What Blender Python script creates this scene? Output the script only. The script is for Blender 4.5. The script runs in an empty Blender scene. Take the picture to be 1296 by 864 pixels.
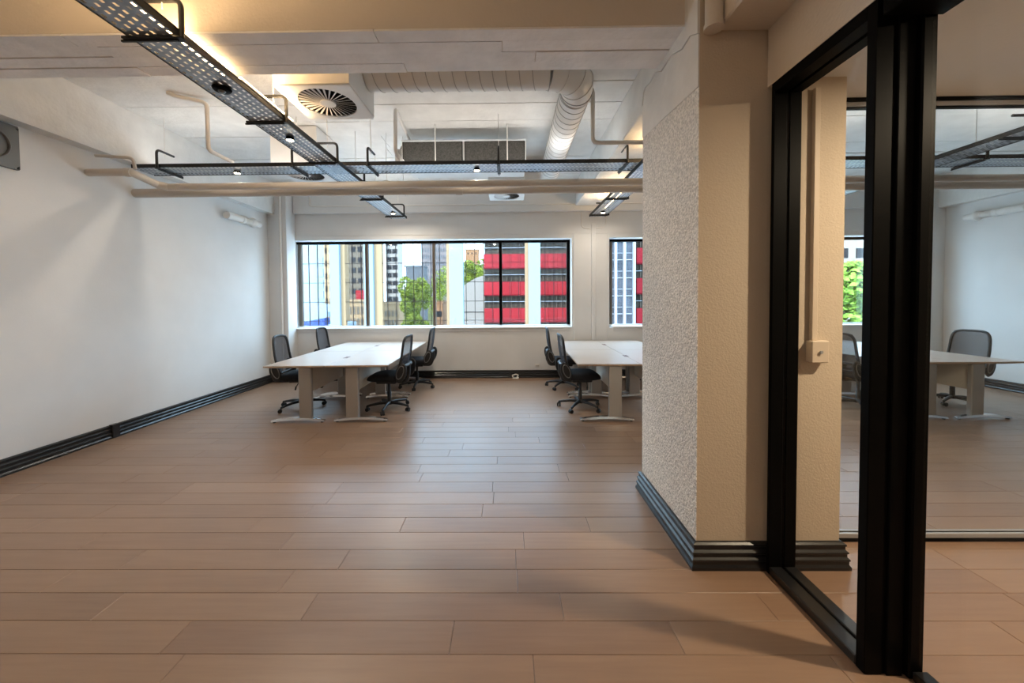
import bpy, math, random
from math import sin, cos, pi, radians, sqrt
from mathutils import Vector, Matrix
random.seed(7)
SC = bpy.context.scene
COL = SC.collection

# ---------------------------------------------------------------- camera
EYE = 1.55
cam_d = bpy.data.cameras.new('camera')
cam = bpy.data.objects.new('camera', cam_d)
COL.objects.link(cam)
cam_d.sensor_width = 36.0
cam_d.lens = 13.0
cam_d.shift_x = 9.6 / 1296
cam_d.shift_y = -40.4 / 1296
cam_d.clip_start = 0.05
cam_d.clip_end = 1500
R = (Matrix.Rotation(.0098, 3, 'Z') @ Matrix.Rotation(-.027, 3, 'X') @ Matrix.Rotation(.0075, 3, 'Y'))
cm = Matrix((R.col[0], R.col[2], -R.col[1])).transposed().to_4x4()
cm.translation = (0, 0, EYE)
cam.matrix_world = cm
SC.camera = cam

# ---------------------------------------------------------------- world, sun, exposure
w = bpy.data.worlds.new('world')
SC.world = w
w.use_nodes = True
bg = w.node_tree.nodes['Background']
bg.inputs['Color'].default_value = (.50, .76, 1.0, 1)
bg.inputs['Strength'].default_value = 7.6
sun_d = bpy.data.lights.new('sun', 'SUN')
sun_d.energy = 5.0
sun_d.angle = radians(2)
sun_d.color = (1, .93, .82)
sun = bpy.data.objects.new('sun', sun_d)
COL.objects.link(sun)
sun.rotation_euler = (radians(48), 0, radians(-28))
VS = SC.view_settings
VS.view_transform = 'Standard'
VS.look = 'None'
VS.gamma = 1.0
VS.use_curve_mapping = False
VS.exposure = 0.42

def portal(name, x0, x1, y, z0, z1):
    d = bpy.data.lights.new(name, 'AREA')
    d.shape = 'RECTANGLE'
    d.size = x1 - x0
    d.size_y = z1 - z0
    d.cycles.is_portal = True
    o = bpy.data.objects.new(name, d)
    COL.objects.link(o)
    o.location = ((x0 + x1) / 2, y, (z0 + z1) / 2)
    o.rotation_euler = (radians(-90), 0, 0)
portal('daylight_portal', -4.2, 1.21, 7.66, 1.0, 2.75)
portal('daylight_portal', 2.05, 7.7, 7.66, 1.0, 2.75)

# ---------------------------------------------------------------- materials
MATS = {}
def mat(name, col, rough=.6, metal=0.0, spec=.5, noise=None, bump=None, rnd=0.0, coat=0.0):
    """noise=(scale,amount)  bump=(scale,strength,detail)  rnd=per-object value variation"""
    if name in MATS: return MATS[name]
    m = bpy.data.materials.new(name)
    m.use_nodes = True
    nt = m.node_tree; N = nt.nodes; L = nt.links
    b = N['Principled BSDF']
    b.inputs['Base Color'].default_value = (*col, 1)
    b.inputs['Roughness'].default_value = rough
    b.inputs['Metallic'].default_value = metal
    b.inputs['Specular IOR Level'].default_value = spec
    b.inputs['Coat Weight'].default_value = coat
    src = None
    geo = N.new('ShaderNodeNewGeometry')
    if noise or rnd:
        hsv = N.new('ShaderNodeHueSaturation')
        hsv.inputs['Color'].default_value = (*col, 1)
        val = N.new('ShaderNodeMath'); val.operation = 'ADD'; val.inputs[0].default_value = 1.0; val.inputs[1].default_value = 0
        if noise:
            t = N.new('ShaderNodeTexNoise'); t.inputs['Scale'].default_value = noise[0]; t.inputs['Detail'].default_value = 4
            L.new(geo.outputs['Position'], t.inputs['Vector'])
            mr = N.new('ShaderNodeMapRange')
            mr.inputs['From Min'].default_value = .3; mr.inputs['From Max'].default_value = .7
            mr.inputs['To Min'].default_value = 1 - noise[1]; mr.inputs['To Max'].default_value = 1 + noise[1]
            L.new(t.outputs['Fac'], mr.inputs['Value']); L.new(mr.outputs['Result'], val.inputs[0])
        if rnd:
            oi = N.new('ShaderNodeObjectInfo')
            m2 = N.new('ShaderNodeMapRange'); m2.inputs['To Min'].default_value = -rnd; m2.inputs['To Max'].default_value = rnd
            L.new(oi.outputs['Random'], m2.inputs['Value']); L.new(m2.outputs['Result'], val.inputs[1])
        L.new(val.outputs[0], hsv.inputs['Value'])
        L.new(hsv.outputs['Color'], b.inputs['Base Color'])
    if bump:
        t = N.new('ShaderNodeTexNoise'); t.inputs['Scale'].default_value = bump[0]; t.inputs['Detail'].default_value = bump[2]
        L.new(geo.outputs['Position'], t.inputs['Vector'])
        bp = N.new('ShaderNodeBump'); bp.inputs['Strength'].default_value = bump[1]; bp.inputs['Distance'].default_value = .02
        L.new(t.outputs['Fac'], bp.inputs['Height']); L.new(bp.outputs['Normal'], b.inputs['Normal'])
    MATS[name] = m
    return m

def mat_emit(name, col, strength):
    m = bpy.data.materials.new(name); m.use_nodes = True
    nt = m.node_tree; b = nt.nodes['Principled BSDF']
    b.inputs['Base Color'].default_value = (.9, .9, .9, 1)
    b.inputs['Emission Color'].default_value = (*col, 1)
    b.inputs['Emission Strength'].default_value = strength
    MATS[name] = m
    return m

def mat_glass(name, tint=(1, 1, 1), gloss=.05, rough=.02):
    m = bpy.data.materials.new(name); m.use_nodes = True
    nt = m.node_tree; N = nt.nodes; L = nt.links
    out = N['Material Output']; N.remove(N['Principled BSDF'])
    tr = N.new('ShaderNodeBsdfTransparent'); tr.inputs['Color'].default_value = (*tint, 1)
    gl = N.new('ShaderNodeBsdfGlossy'); gl.inputs['Roughness'].default_value = rough
    mx = N.new('ShaderNodeMixShader'); mx.inputs[0].default_value = gloss
    L.new(tr.outputs[0], mx.inputs[1]); L.new(gl.outputs[0], mx.inputs[2]); L.new(mx.outputs[0], out.inputs['Surface'])
    MATS[name] = m
    return m

def mat_mesh(name, col, open_=.3):
    m = bpy.data.materials.new(name); m.use_nodes = True
    nt = m.node_tree; N = nt.nodes; L = nt.links
    out = N['Material Output']; b = N['Principled BSDF']
    b.inputs['Base Color'].default_value = (*col, 1); b.inputs['Roughness'].default_value = .8
    tr = N.new('ShaderNodeBsdfTransparent'); mx = N.new('ShaderNodeMixShader'); mx.inputs[0].default_value = open_
    L.new(b.outputs[0], mx.inputs[1]); L.new(tr.outputs[0], mx.inputs[2]); L.new(mx.outputs[0], out.inputs['Surface'])
    MATS[name] = m
    return m

def mat_wood(name, cols, rnd=.5):
    m = bpy.data.materials.new(name); m.use_nodes = True
    nt = m.node_tree; N = nt.nodes; L = nt.links; b = N['Principled BSDF']
    geo = N.new('ShaderNodeNewGeometry'); oi = N.new('ShaderNodeObjectInfo')
    mp = N.new('ShaderNodeMapping'); mp.inputs['Scale'].default_value = (1.0, 16, 16)
    add = N.new('ShaderNodeVectorMath'); add.operation = 'ADD'
    mul = N.new('ShaderNodeVectorMath'); mul.operation = 'SCALE'; mul.inputs[0].default_value = (37, 11, 5)
    L.new(oi.outputs['Random'], mul.inputs['Scale'])
    L.new(geo.outputs['Position'], add.inputs[0]); L.new(mul.outputs[0], add.inputs[1]); L.new(add.outputs[0], mp.inputs['Vector'])
    t = N.new('ShaderNodeTexNoise'); t.inputs['Scale'].default_value = 2.2; t.inputs['Detail'].default_value = 5; t.inputs['Roughness'].default_value = .6
    L.new(mp.outputs[0], t.inputs['Vector'])
    t2 = N.new('ShaderNodeTexNoise'); t2.inputs['Scale'].default_value = 1.7; t2.inputs['Detail'].default_value = 3
    L.new(geo.outputs['Position'], t2.inputs['Vector'])
    a = N.new('ShaderNodeMath'); a.operation = 'MULTIPLY_ADD'; a.inputs[1].default_value = .45
    L.new(t.outputs['Fac'], a.inputs[0])
    m2 = N.new('ShaderNodeMapRange'); m2.inputs['To Min'].default_value = -.02; m2.inputs['To Max'].default_value = .22
    L.new(oi.outputs['Random'], m2.inputs['Value']); L.new(m2.outputs[0], a.inputs[2])
    a2 = N.new('ShaderNodeMath'); a2.operation = 'MULTIPLY_ADD'; a2.inputs[1].default_value = .35
    L.new(t2.outputs['Fac'], a2.inputs[0]); L.new(a.outputs[0], a2.inputs[2])
    cr = N.new('ShaderNodeValToRGB')
    cr.color_ramp.elements[0].color = (*cols[0], 1); cr.color_ramp.elements[1].color = (*cols[1], 1)
    cr.color_ramp.elements[0].position = .15; cr.color_ramp.elements[1].position = .85
    L.new(a2.outputs[0], cr.inputs['Fac']); L.new(cr.outputs['Color'], b.inputs['Base Color'])
    b.inputs['Roughness'].default_value = .35; b.inputs['Specular IOR Level'].default_value = .55
    bp = N.new('ShaderNodeBump'); bp.inputs['Strength'].default_value = .05; bp.inputs['Distance'].default_value = .005
    L.new(t.outputs['Fac'], bp.inputs['Height']); L.new(bp.outputs['Normal'], b.inputs['Normal'])
    MATS[name] = m
    return m

mat('white_paint', (.715, .71, .70), .55, noise=(2.2, .03), bump=(60, .06, 3))
mat('ceiling_paint', (.76, .745, .715), .6, noise=(5, .06), bump=(24, .25, 6), rnd=.04)
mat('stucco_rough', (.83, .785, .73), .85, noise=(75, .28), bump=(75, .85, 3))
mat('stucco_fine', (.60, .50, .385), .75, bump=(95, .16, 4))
mat('beam_paint', (.88, .845, .81), .6, noise=(5, .07), bump=(24, .3, 6), rnd=.04)
mat('duct_seam', (.42, .41, .40), .5)
mat('plaster_top', (.74, .71, .67), .7, noise=(6, .06), bump=(18, .35, 5))
mat('beige_plaster', (.66, .585, .50), .7, bump=(60, .12, 3))
mat('black_gloss', (.012, .012, .013), .28)
mat('black_satin', (.003, .003, .003), .45, spec=.05)
mat('black_plastic', (.012, .012, .013), .5)
mat('dark_fabric', (.014, .014, .017), .95, bump=(300, .3, 2))
mat_mesh('mesh_fabric', (.030, .030, .038), .22)
mat('grey_plastic', (.33, .33, .34), .35)
mat('ring_grey', (.16, .16, .165), .35)
mat('chrome', (.75, .75, .76), .18, 1.0)
mat('grey_steel', (.42, .40, .375), .4, .55)
mat('desk_top', (.50, .425, .37), .32, noise=(8, .02))
mat('desk_edge', (.50, .36, .25), .45)
mat('modesty', (.74, .70, .62), .5)
mat('slot_brown', (.10, .03, .02), .5)
mat('tray_metal', (.30, .32, .35), .38, .75, noise=(12, .15))
mat('tray_black', (.010, .010, .010), .45)
mat('galv', (.62, .63, .65), .3, .85, noise=(9, .12))
mat('duct_paint', (.74, .73, .71), .4, noise=(6, .03))
mat('pipe_paint', (.60, .555, .50), .5)
mat('pipe_white', (.74, .71, .67), .45)
mat('filter_grey', (.075, .072, .065), .9, noise=(60, .3))
mat('dark_void', (.015, .014, .013), .8)
mat('vent_grey', (.15, .15, .145), .4, .6)
mat('alu_frame', (.10, .075, .055), .45, .2)
mat('sill_white', (.80, .79, .77), .4)
mat('white_plastic', (.74, .70, .64), .4)
mat('trunk_paint', (.66, .55, .43), .6)
mat_wood('oak', ((.205, .122, .080), (.345, .225, .150)))
mat_glass('window_glass', (.98, .99, .99), .03)
mat_glass('partition_glass', (.97, .975, .97), .02)
mat_emit('led_strip', (1.0, .66, .32), 17.0)
mat_emit('fill_glow', (1.0, .93, .84), 4.0)
mat_emit('lamp_glow', (1.0, .80, .52), 22.0)

# ---------------------------------------------------------------- mesh helpers
class MB:
    def __init__(s): s.v = []; s.f = []; s.sm = []
    def add(s, vs, fs, smooth=False):
        o = len(s.v); s.v += [tuple(p) for p in vs]
        for f in fs: s.f.append([i + o for i in f]); s.sm.append(smooth)
        return s
    def box(s, x0, x1, y0, y1, z0, z1):
        vs = [(x, y, z) for z in (z0, z1) for y in (y0, y1) for x in (x0, x1)]
        return s.add(vs, [(0, 2, 3, 1), (4, 5, 7, 6), (0, 1, 5, 4), (2, 6, 7, 3), (0, 4, 6, 2), (1, 3, 7, 5)])
    def bbox(s, x0, x1, y0, y1, z0, z1, b=.004):
        """box with chamfered edges"""
        c = ((x0 + x1) / 2, (y0 + y1) / 2, (z0 + z1) / 2); h = ((x1 - x0) / 2, (y1 - y0) / 2, (z1 - z0) / 2)
        b = min(b, min(h) * .9)
        vs = []; idx = {}
        for sx in (-1, 1):
            for sy in (-1, 1):
                for sz in (-1, 1):
                    for k in range(3):
                        d = [h[0] - b, h[1] - b, h[2] - b]; d[k] = h[k]
                        idx[(sx, sy, sz, k)] = len(vs)
                        vs.append((c[0] + sx * d[0], c[1] + sy * d[1], c[2] + sz * d[2]))
        fs = []
        S = (-1, 1)
        for s1 in S:
            q = [(s1, -1, -1, 0), (s1, 1, -1, 0), (s1, 1, 1, 0), (s1, -1, 1, 0)]; fs.append([idx[i] for i in (q if s1 > 0 else q[::-1])])
            q = [(-1, s1, -1, 1), (-1, s1, 1, 1), (1, s1, 1, 1), (1, s1, -1, 1)]; fs.append([idx[i] for i in (q if s1 > 0 else q[::-1])])
            q = [(-1, -1, s1, 2), (1, -1, s1, 2), (1, 1, s1, 2), (-1, 1, s1, 2)]; fs.append([idx[i] for i in (q if s1 > 0 else q[::-1])])
        for a in S:
            for bb in S:
                q = [(a, bb, -1, 0), (a, bb, -1, 1), (a, bb, 1, 1), (a, bb, 1, 0)]; fs.append([idx[i] for i in (q if a * bb > 0 else q[::-1])])
                q = [(a, -1, bb, 2), (a, 1, bb, 2), (a, 1, bb, 0), (a, -1, bb, 0)]; fs.append([idx[i] for i in (q if a * bb > 0 else q[::-1])])
                q = [(-1, a, bb, 1), (1, a, bb, 1), (1, a, bb, 2), (-1, a, bb, 2)]; fs.append([idx[i] for i in (q if a * bb > 0 else q[::-1])])
                for cc in S:
                    q = [(a, bb, cc, 0), (a, bb, cc, 1), (a, bb, cc, 2)]; fs.append([idx[i] for i in (q if a * bb * cc > 0 else q[::-1])])
        return s.add(vs, fs)
    def tube(s, pts, r, n=10, closed=False, cap=True, scale=None):
        P = [Vector(p) for p in pts]; m = len(P)
        T = []
        for i in range(m):
            a = P[(i - 1) % m] if (closed or i) else P[0]; c = P[(i + 1) % m] if (closed or i < m - 1) else P[-1]
            T.append((c - a).normalized())
        up = Vector((0, 0, 1)) if abs(T[0].z) < .9 else Vector((1, 0, 0))
        nrm = (up - T[0] * up.dot(T[0])).normalized()
        vs = []
        for i in range(m):
            nrm = (nrm - T[i] * nrm.dot(T[i])).normalized()
            bn = T[i].cross(nrm)
            rr = r[i] if isinstance(r, (list, tuple)) else r
            for k in range(n):
                a = 2 * pi * k / n
                vs.append(P[i] + nrm * (cos(a) * rr) + bn * (sin(a) * rr * (scale or 1)))
        fs = []
        for i in range(m if closed else m - 1):
            j = (i + 1) % m
            for k in range(n):
                fs.append((i * n + k, i * n + (k + 1) % n, j * n + (k + 1) % n, j * n + k))
        s.add(vs, fs, True)
        if cap and not closed:
            s.add(vs[:n], [tuple(range(n))[::-1]]); s.add(vs[-n:], [tuple(range(n))])
        return s
    def lathe(s, prof, n=24, origin=(0, 0, 0), axis='Z', smooth=True):
        vs = []
        for (r, z) in prof:
            for k in range(n):
                a = 2 * pi * k / n; x, y = r * cos(a), r * sin(a)
                p = (x, y, z) if axis == 'Z' else ((z, x, y) if axis == 'X' else (y, z, x))
                vs.append((p[0] + origin[0], p[1] + origin[1], p[2] + origin[2]))
        fs = [(i * n + k, i * n + (k + 1) % n, (i + 1) * n + (k + 1) % n, (i + 1) * n + k) for i in range(len(prof) - 1) for k in range(n)]
        s.add(vs, fs, smooth)
        if prof[0][0] > 1e-5: s.add(vs[:n], [tuple(range(n))[::-1]])
        if prof[-1][0] > 1e-5: s.add(vs[-n:], [tuple(range(n))])
        return s
    def prism(s, poly, axis, a0, a1):
        """2-d polygon extruded along an axis"""
        n = len(poly)
        def P(u, v, a): return (a, u, v) if axis == 'X' else ((u, a, v) if axis == 'Y' else (u, v, a))
        vs = [P(u, v, a0) for u, v in poly] + [P(u, v, a1) for u, v in poly]
        fs = [tuple(range(n))[::-1], tuple(range(n, 2 * n))] + [(i, (i + 1) % n, n + (i + 1) % n, n + i) for i in range(n)]
        return s.add(vs, fs)
    def build(s, name, m, parent=None, recalc=False):
        me = bpy.data.meshes.new(name)
        me.from_pydata(s.v, [], s.f)
        me.polygons.foreach_set('use_smooth', s.sm)
        me.materials.append(MATS[m] if isinstance(m, str) else m)
        if recalc or True:
            import bmesh
            bm = bmesh.new(); bm.from_mesh(me); bmesh.ops.recalc_face_normals(bm, faces=bm.faces); bm.to_mesh(me); bm.free()
        me.update()
        o = bpy.data.objects.new(name, me); COL.objects.link(o)
        if parent: o.parent = parent
        return o

def empty(name, loc=(0, 0, 0), rz=0):
    o = bpy.data.objects.new(name, None); COL.objects.link(o)
    o.location = loc; o.rotation_euler = (0, 0, rz); o.empty_display_size = .1
    return o
def tag(o, label, cat, group=None):
    o['label'] = label; o['category'] = cat
    if group: o['group'] = group
    return o
def struct(o, label=None, cat=None):
    o['kind'] = 'structure'
    if label: o['label'] = label
    if cat: o['category'] = cat
    return o
def copy_tree(o, parent=None):
    c = o.copy(); COL.objects.link(c); c.parent = parent
    for ch in list(o.children):
        copy_tree(ch, c)
    return c
def bend(pts, r, n=6):
    """polyline with rounded corners"""
    P = [Vector(p) for p in pts]; out = [P[0]]
    for i in range(1, len(P) - 1):
        a = (P[i - 1] - P[i]).normalized(); b = (P[i + 1] - P[i]).normalized()
        ang = a.angle(b); d = min(r / math.tan(ang / 2), .49 * (P[i - 1] - P[i]).length, .49 * (P[i + 1] - P[i]).length)
        p0 = P[i] + a * d; p1 = P[i] + b * d
        for k in range(n + 1):
            t = k / n
            out.append(p0 * (1 - t) ** 2 + P[i] * 2 * t * (1 - t) + p1 * t ** 2)
    out.append(P[-1])
    return out

# ================================================================ ROOM
XL, XR, YB, YF = -4.56, 8.18, 7.32, -3.0        # left wall, right wall, window wall face, wall behind the camera
ZS = 3.8                                         # slab
ZB = 3.17                                        # underside of the deep beams
WIN = [(-4.2, 1.21), (2.05, 7.62)]
ZW0, ZW1 = 1.01, 2.75

# ---- floor with its planks
floor = struct(MB().box(XL - .3, XR + .3, YF - .3, YB + .3, -.25, -.016).build('floor', 'dark_void'),
               'brown oak plank floor running across the open office', 'floor')
def unit_plank():
    return MB().bbox(0, 1, 0, 1, 0, 1, .02)
PW = .17
plank_mesh = None
def plank(x0, x1, y0):
    global plank_mesh
    if plank_mesh is None:
        b = .0016; m = MB()
        vs = [(0, 0, 0), (1, 0, 0), (1, 1, 0), (0, 1, 0), (0, 0, .9), (1, 0, .9), (1, 1, .9), (0, 1, .9),
              (.002, .012, 1), (.998, .012, 1), (.998, .988, 1), (.002, .988, 1)]
        m.add(vs, [(0, 3, 2, 1), (0, 1, 5, 4), (1, 2, 6, 5), (2, 3, 7, 6), (3, 0, 4, 7), (4, 5, 9, 8), (5, 6, 10, 9), (6, 7, 11, 10), (7, 4, 8, 11), (8, 9, 10, 11)])
        o = m.build('plank', 'oak', floor); plank_mesh = o
    else:
        o = plank_mesh.copy(); COL.objects.link(o)
    o.location = (x0 + .0008, y0 + .0006, -.016)
    o.scale = (x1 - x0 - .0016, PW - .0012, .016)
known = {0: -.02, 1: -.77, 2: .04, 3: .035, 4: -.16, 5: -.49}
far = MB(); near = MB()
for i in range(-27, 34):
    y0 = 1.575 + PW * i
    if y0 > YB - .02: break
    x = known.get(i, random.uniform(-1.2, 0)) - 1.28 * 4
    while x > XL: x -= 1.28
    cuts = [XL]
    x += 1.28
    while x < XR - .25:
        if x - cuts[-1] > .25: cuts.append(x)
        x += 1.28 + random.choice((0, 0, 0, .25, -.25))
    cuts.append(XR)
    for a, b in zip(cuts, cuts[1:]):
        if -3 <= i < 21 and a < 5.8:
            plank(a, b, y0)
        else:
            (far if i >= -3 else near).box(a + .0008, b - .0008, y0 + .0006, y0 + PW - .0006, -.016, 0)
o = far.build('far_planks', 'oak', floor); o['kind'] = 'stuff'
o = near.build('near_planks', 'oak', floor); o['kind'] = 'stuff'

# ---- walls
struct(MB().box(XL - .25, XL, YF - .2, 7.9, -.02, 3.20).build('wall_left', 'white_paint'), 'long blank white side wall beside the left desks', 'wall')
struct(MB().box(XR, XR + .25, YF - .2, 7.9, -.02, 3.20).build('wall_right', 'white_paint'), 'white side wall seen through the glass partition', 'wall')
struct(MB().box(XL - .2, XR + .2, YF - .25, YF, -.02, ZS + .3).build('wall_front', 'white_paint'), 'plain wall behind the viewer', 'wall')
wb = MB()
wb.box(XL, XR, YB, 7.6, -.02, ZW0 - .03)                      # apron below the windows
wb.box(XL, XR, YB, 7.6, ZW1, ZS + .3)                        # above
wb.box(XL, WIN[0][0] - .1, YB, 7.6, ZW0 - .03, ZW1); wb.box(WIN[0][1] + .05, WIN[1][0] - .05, YB, 7.6, ZW0 - .03, ZW1); wb.box(WIN[1][1] + .1, XR, YB, 7.6, ZW0 - .03, ZW1)
wall_back = struct(wb.build('wall_back', 'white_paint'), 'white window wall with two wide openings', 'wall')
# the corner piers
struct(MB().bbox(XL, -4.2, 7.02, YB, 0, ZS - .014, .006).build('wall_pier', 'white_paint'), 'slim white corner pier between left wall and window', 'pier')
struct(MB().bbox(7.72, XR, 7.02, YB, 0, ZS - .014, .006).build('wall_pier', 'white_paint'), 'slim white corner pier between right wall and window', 'pier')
# shallow casing around the pier between the windows and the down-stand above the windows
struct(MB().box(1.30, 1.33, YB - .02, YB, .16, 2.84).box(1.96, 1.99, YB - .02, YB, .16, 2.84).box(-4.19, 7.71, YB - .012, YB, 2.835, 2.85)
       .build('trim_1', 'white_paint'), 'thin raised white casing strips on the wall between the windows', 'trim')
struct(MB().bbox(-4.19, 7.71, YB - .09, YB, 3.26, ZS - .014, .006).build('trim_2', 'white_paint'), 'white down-stand beam along the window wall', 'beam')

# ---- ceiling slab with its board-marked panels
ceil = struct(MB().box(XL - .2, XR + .2, YF - .2, 7.7, ZS + .012, ZS + .3).build('ceiling', 'ceiling_paint'), 'white painted board-marked concrete ceiling slab', 'ceiling')
y = 2.68; bw = .40
ceil_proto = None
def slab_board(x0, x1, y0, y1):
    global ceil_proto
    if ceil_proto is None:
        m = MB(); m.box(0, 1, 0, 1, 0, 1); ceil_proto = m.build('board', 'ceiling_paint', ceil); o = ceil_proto
    else:
        o = ceil_proto.copy(); COL.objects.link(o)
    dz = random.choice((0, .004, .009))
    o.location = (x0 + .003, y0 + .0035, ZS - .012 + dz); o.scale = (x1 - x0 - .006, y1 - y0 - .007, .024 - dz)
while y < 7.2:
    y1 = min(y + bw, YB)
    for (a, b) in ((XL + .14, -1.6 + random.uniform(-.9, .9)), (None, 1.32), (1.9, 4.6 + random.uniform(-.5, .5)), (None, XR - .14)):
        if a is None: a = last
        slab_board(a, b, y, y1); last = b
    y = y1
slab_board(XL + .14, 1.17, YF, 2.26); slab_board(1.9, XR - .14, YF, 2.26)

# ---- beams
beam = struct(MB().box(XL, XR, 2.262, 2.678, ZB + .012, ZS + .02).build('ceiling_beam', 'beige_plaster'), 'deep concrete cross beam with brown face and boarded white underside', 'beam')
ys = [2.26, 2.365, 2.47, 2.575, 2.68]
for i in range(4):
    cuts = [XL, -2.6 + random.uniform(-.5, .5), -.4 + random.uniform(-.6, .6), 1.17]
    for a, b in zip(cuts, cuts[1:]):
        dz = random.choice((0, .004, .008))
        MB().box(a + .003, b - .003, ys[i] + .0035, ys[i + 1] - .0035, ZB + dz, ZB + .014).build('board', 'beam_paint', beam)
    MB().box(1.9, XR, ys[i] + .002, ys[i + 1] - .002, ZB, ZB + .012).build('board', 'ceiling_paint', beam)
struct(MB().bbox(1.32, 1.90, 2.97, YB - .09, 3.36, ZS + .02, .01).build('ceiling_beam', 'ceiling_paint'), 'white beam running from the stucco column to the window wall', 'beam')
struct(MB().bbox(1.17, 1.90, YF, 2.11, 3.03, ZS + .02, .01).build('ceiling_beam', 'beige_plaster'), 'beige beam over the glass partition, meeting the column', 'beam')

struct(MB().box(XL - .25, XL + .14, YF - .2, 7.9, 3.2005, ZS + .02).build('ceiling_beam', 'ceiling_paint'), 'shallow concrete ledge beam along the top of the left wall', 'beam')
struct(MB().box(XR - .14, XR + .25, YF - .2, 7.9, 3.2005, ZS + .02).build('ceiling_beam', 'ceiling_paint'), 'shallow concrete ledge beam along the top of the right wall', 'beam')
# ---- column : rough left face, fine front face, smooth cap
CX0, CX1, CY0, CY1 = 1.075, 1.895, 2.11, 2.965
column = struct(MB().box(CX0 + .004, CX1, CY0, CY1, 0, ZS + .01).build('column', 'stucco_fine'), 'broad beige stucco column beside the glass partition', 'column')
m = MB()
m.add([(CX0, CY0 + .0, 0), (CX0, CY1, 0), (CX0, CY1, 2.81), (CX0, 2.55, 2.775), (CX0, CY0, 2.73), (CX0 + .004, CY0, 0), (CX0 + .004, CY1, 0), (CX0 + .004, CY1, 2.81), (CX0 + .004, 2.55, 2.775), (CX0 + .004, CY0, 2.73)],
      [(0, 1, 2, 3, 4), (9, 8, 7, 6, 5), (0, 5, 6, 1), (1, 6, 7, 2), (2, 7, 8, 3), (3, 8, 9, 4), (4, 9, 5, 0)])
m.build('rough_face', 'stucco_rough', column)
# smooth plastered head of the column, with a ragged lower edge
top = [(CY0, 2.733), (2.3, 2.75), (2.55, 2.778), (2.75, 2.79), (CY1, 2.813)]
ts = [(CY1, 3.06), (CY1 - .03, 3.15), (2.9, 3.17), (2.8, 3.15), (2.7, 3.165), (2.6, 3.11), (2.45, 3.12), (2.3, 3.06), (2.2, 3.07), (CY0, 3.02)]
m = MB(); m.prism(top + ts, 'X', CX0 - .004, CX0 + .004); m.build('patched_plaster', 'plaster_top', column)
m = MB(); m.prism([(a, b + .004) for a, b in reversed(ts)] + [(CY1, ZS), (CY0, ZS)], 'X', CX0 - .009, CX0 + .004)
m.build('smooth_head', 'ceiling_paint', column)

# ---- baseboards : black, ridged profile (u = out from the wall, v = up)
PROF = [(0, 0), (.040, 0), (.040, .018), (.032, .030), (.032, .048), (.036, .052), (.036, .060), (.026, .070), (.026, .086), (.031, .091), (.031, .099), (.020, .110), (.020, .126), (.024, .131), (.024, .140), (.012, .148), (0, .150)]
def base_run(name, axis, wallpos, sgn, a0, a1, label):
    poly = [(wallpos + sgn * u, v) for u, v in PROF]
    o = MB().prism(poly, axis, a0, a1).build(name, 'black_gloss'); struct(o, label, 'baseboard')
    return o
base_run('baseboard_left', 'Y', XL, 1, 4.18, 7.02, 'black ridged baseboard along the left wall by the desks')
base_run('baseboard_left', 'Y', XL, 1, YF, 4.16, 'black ridged baseboard along the left wall, stretch without desks')
struct(MB().bbox(XL, XL + .05, 4.13, 4.215, 0, .156, .005).build('baseboard_left', 'black_gloss'), 'black joining block in the left baseboard', 'baseboard')
base_run('baseboard_right', 'Y', XR, -1, YF, 7.02, 'black ridged baseboard along the far white wall behind glass')
base_run('baseboard_back', 'X', YB, -1, -4.2, 7.72, 'black ridged baseboard under the windows')
base_run('baseboard_corner', 'X', 7.02, -1, XL + .04, -4.2, 'black baseboard across the corner pier')
def col_base():
    m = MB()
    n = len(PROF)
    loop = []
    cor = [(CX0, CY1, -1, 1), (CX0, CY0, -1, -1), (CX1, CY0, 1, -1), (CX1, CY1, 1, 1)]
    vs = []
    for (cx, cy, sx, sy) in cor:
        for u, v in PROF: vs.append((cx + sx * u, cy + sy * u, v))
    fs = []
    for c in range(3):
        for i in range(n - 1):
            fs.append((c * n + i, c * n + i + 1, (c + 1) * n + i + 1, (c + 1) * n + i))
    fs.append((3 * n - 0, 3 * n - 0 + 1, 3 * n + 2)) if False else None
    m.add(vs, fs)
    return m
struct(col_base().build('baseboard_column', 'black_gloss'), 'black ridged baseboard wrapping the stucco column', 'baseboard')

# ---- windows
def window(name, x0, x1, muls, label):
    W = empty(name, (0, 0, 0)); struct(W, label, 'window')
    yg = 7.55; fw = .045
    MB().bbox(x0 - .1, x1 + .1, yg - .03, yg + .03, ZW1 - .05, ZW1, .004).build('head_frame', 'black_satin', W)
    MB().bbox(x0 - .1, x1 + .1, yg - .03, yg + .03, ZW0, ZW0 + .025, .004).build('bottom_frame', 'sill_white', W)
    xs = [x0] + muls + [x1]
    for i, x in enumerate(xs):
        hw = .03 if 0 < i < len(xs) - 1 else .035
        MB().bbox(x - hw, x + hw, yg - .04, yg + .03, ZW0 + .025, ZW1 - .05, .004).build('mullion' if 0 < i < len(xs) - 1 else 'side_frame', 'alu_frame' if i < 3 else 'black_satin', W)
    for a, b in zip(xs, xs[1:]):
        MB().box(a + .03, b - .03, yg - .003, yg + .003, ZW0 + .02, ZW1 - .045).build('pane', 'window_glass', W)
    MB().bbox(x0 - .02, x1 + .02, YB - .045, 7.6, ZW0 - .03, ZW0, .006).build('sill', 'sill_white', W)
    MB().bbox(x0 - .0, x1 + .0, YB - .015, YB, ZW0 - .085, ZW0 - .03, .003).build('sill_apron', 'white_paint', W)
    return W
window('window_1', -4.24, 1.23, [-2.87, -1.50, -.145], 'wide four-pane window with dark mullions behind the left desks')
window('window_2', 2.08, 7.64, [3.45, 4.82, 6.20], 'second wide window beyond the wall between the windows')

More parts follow.
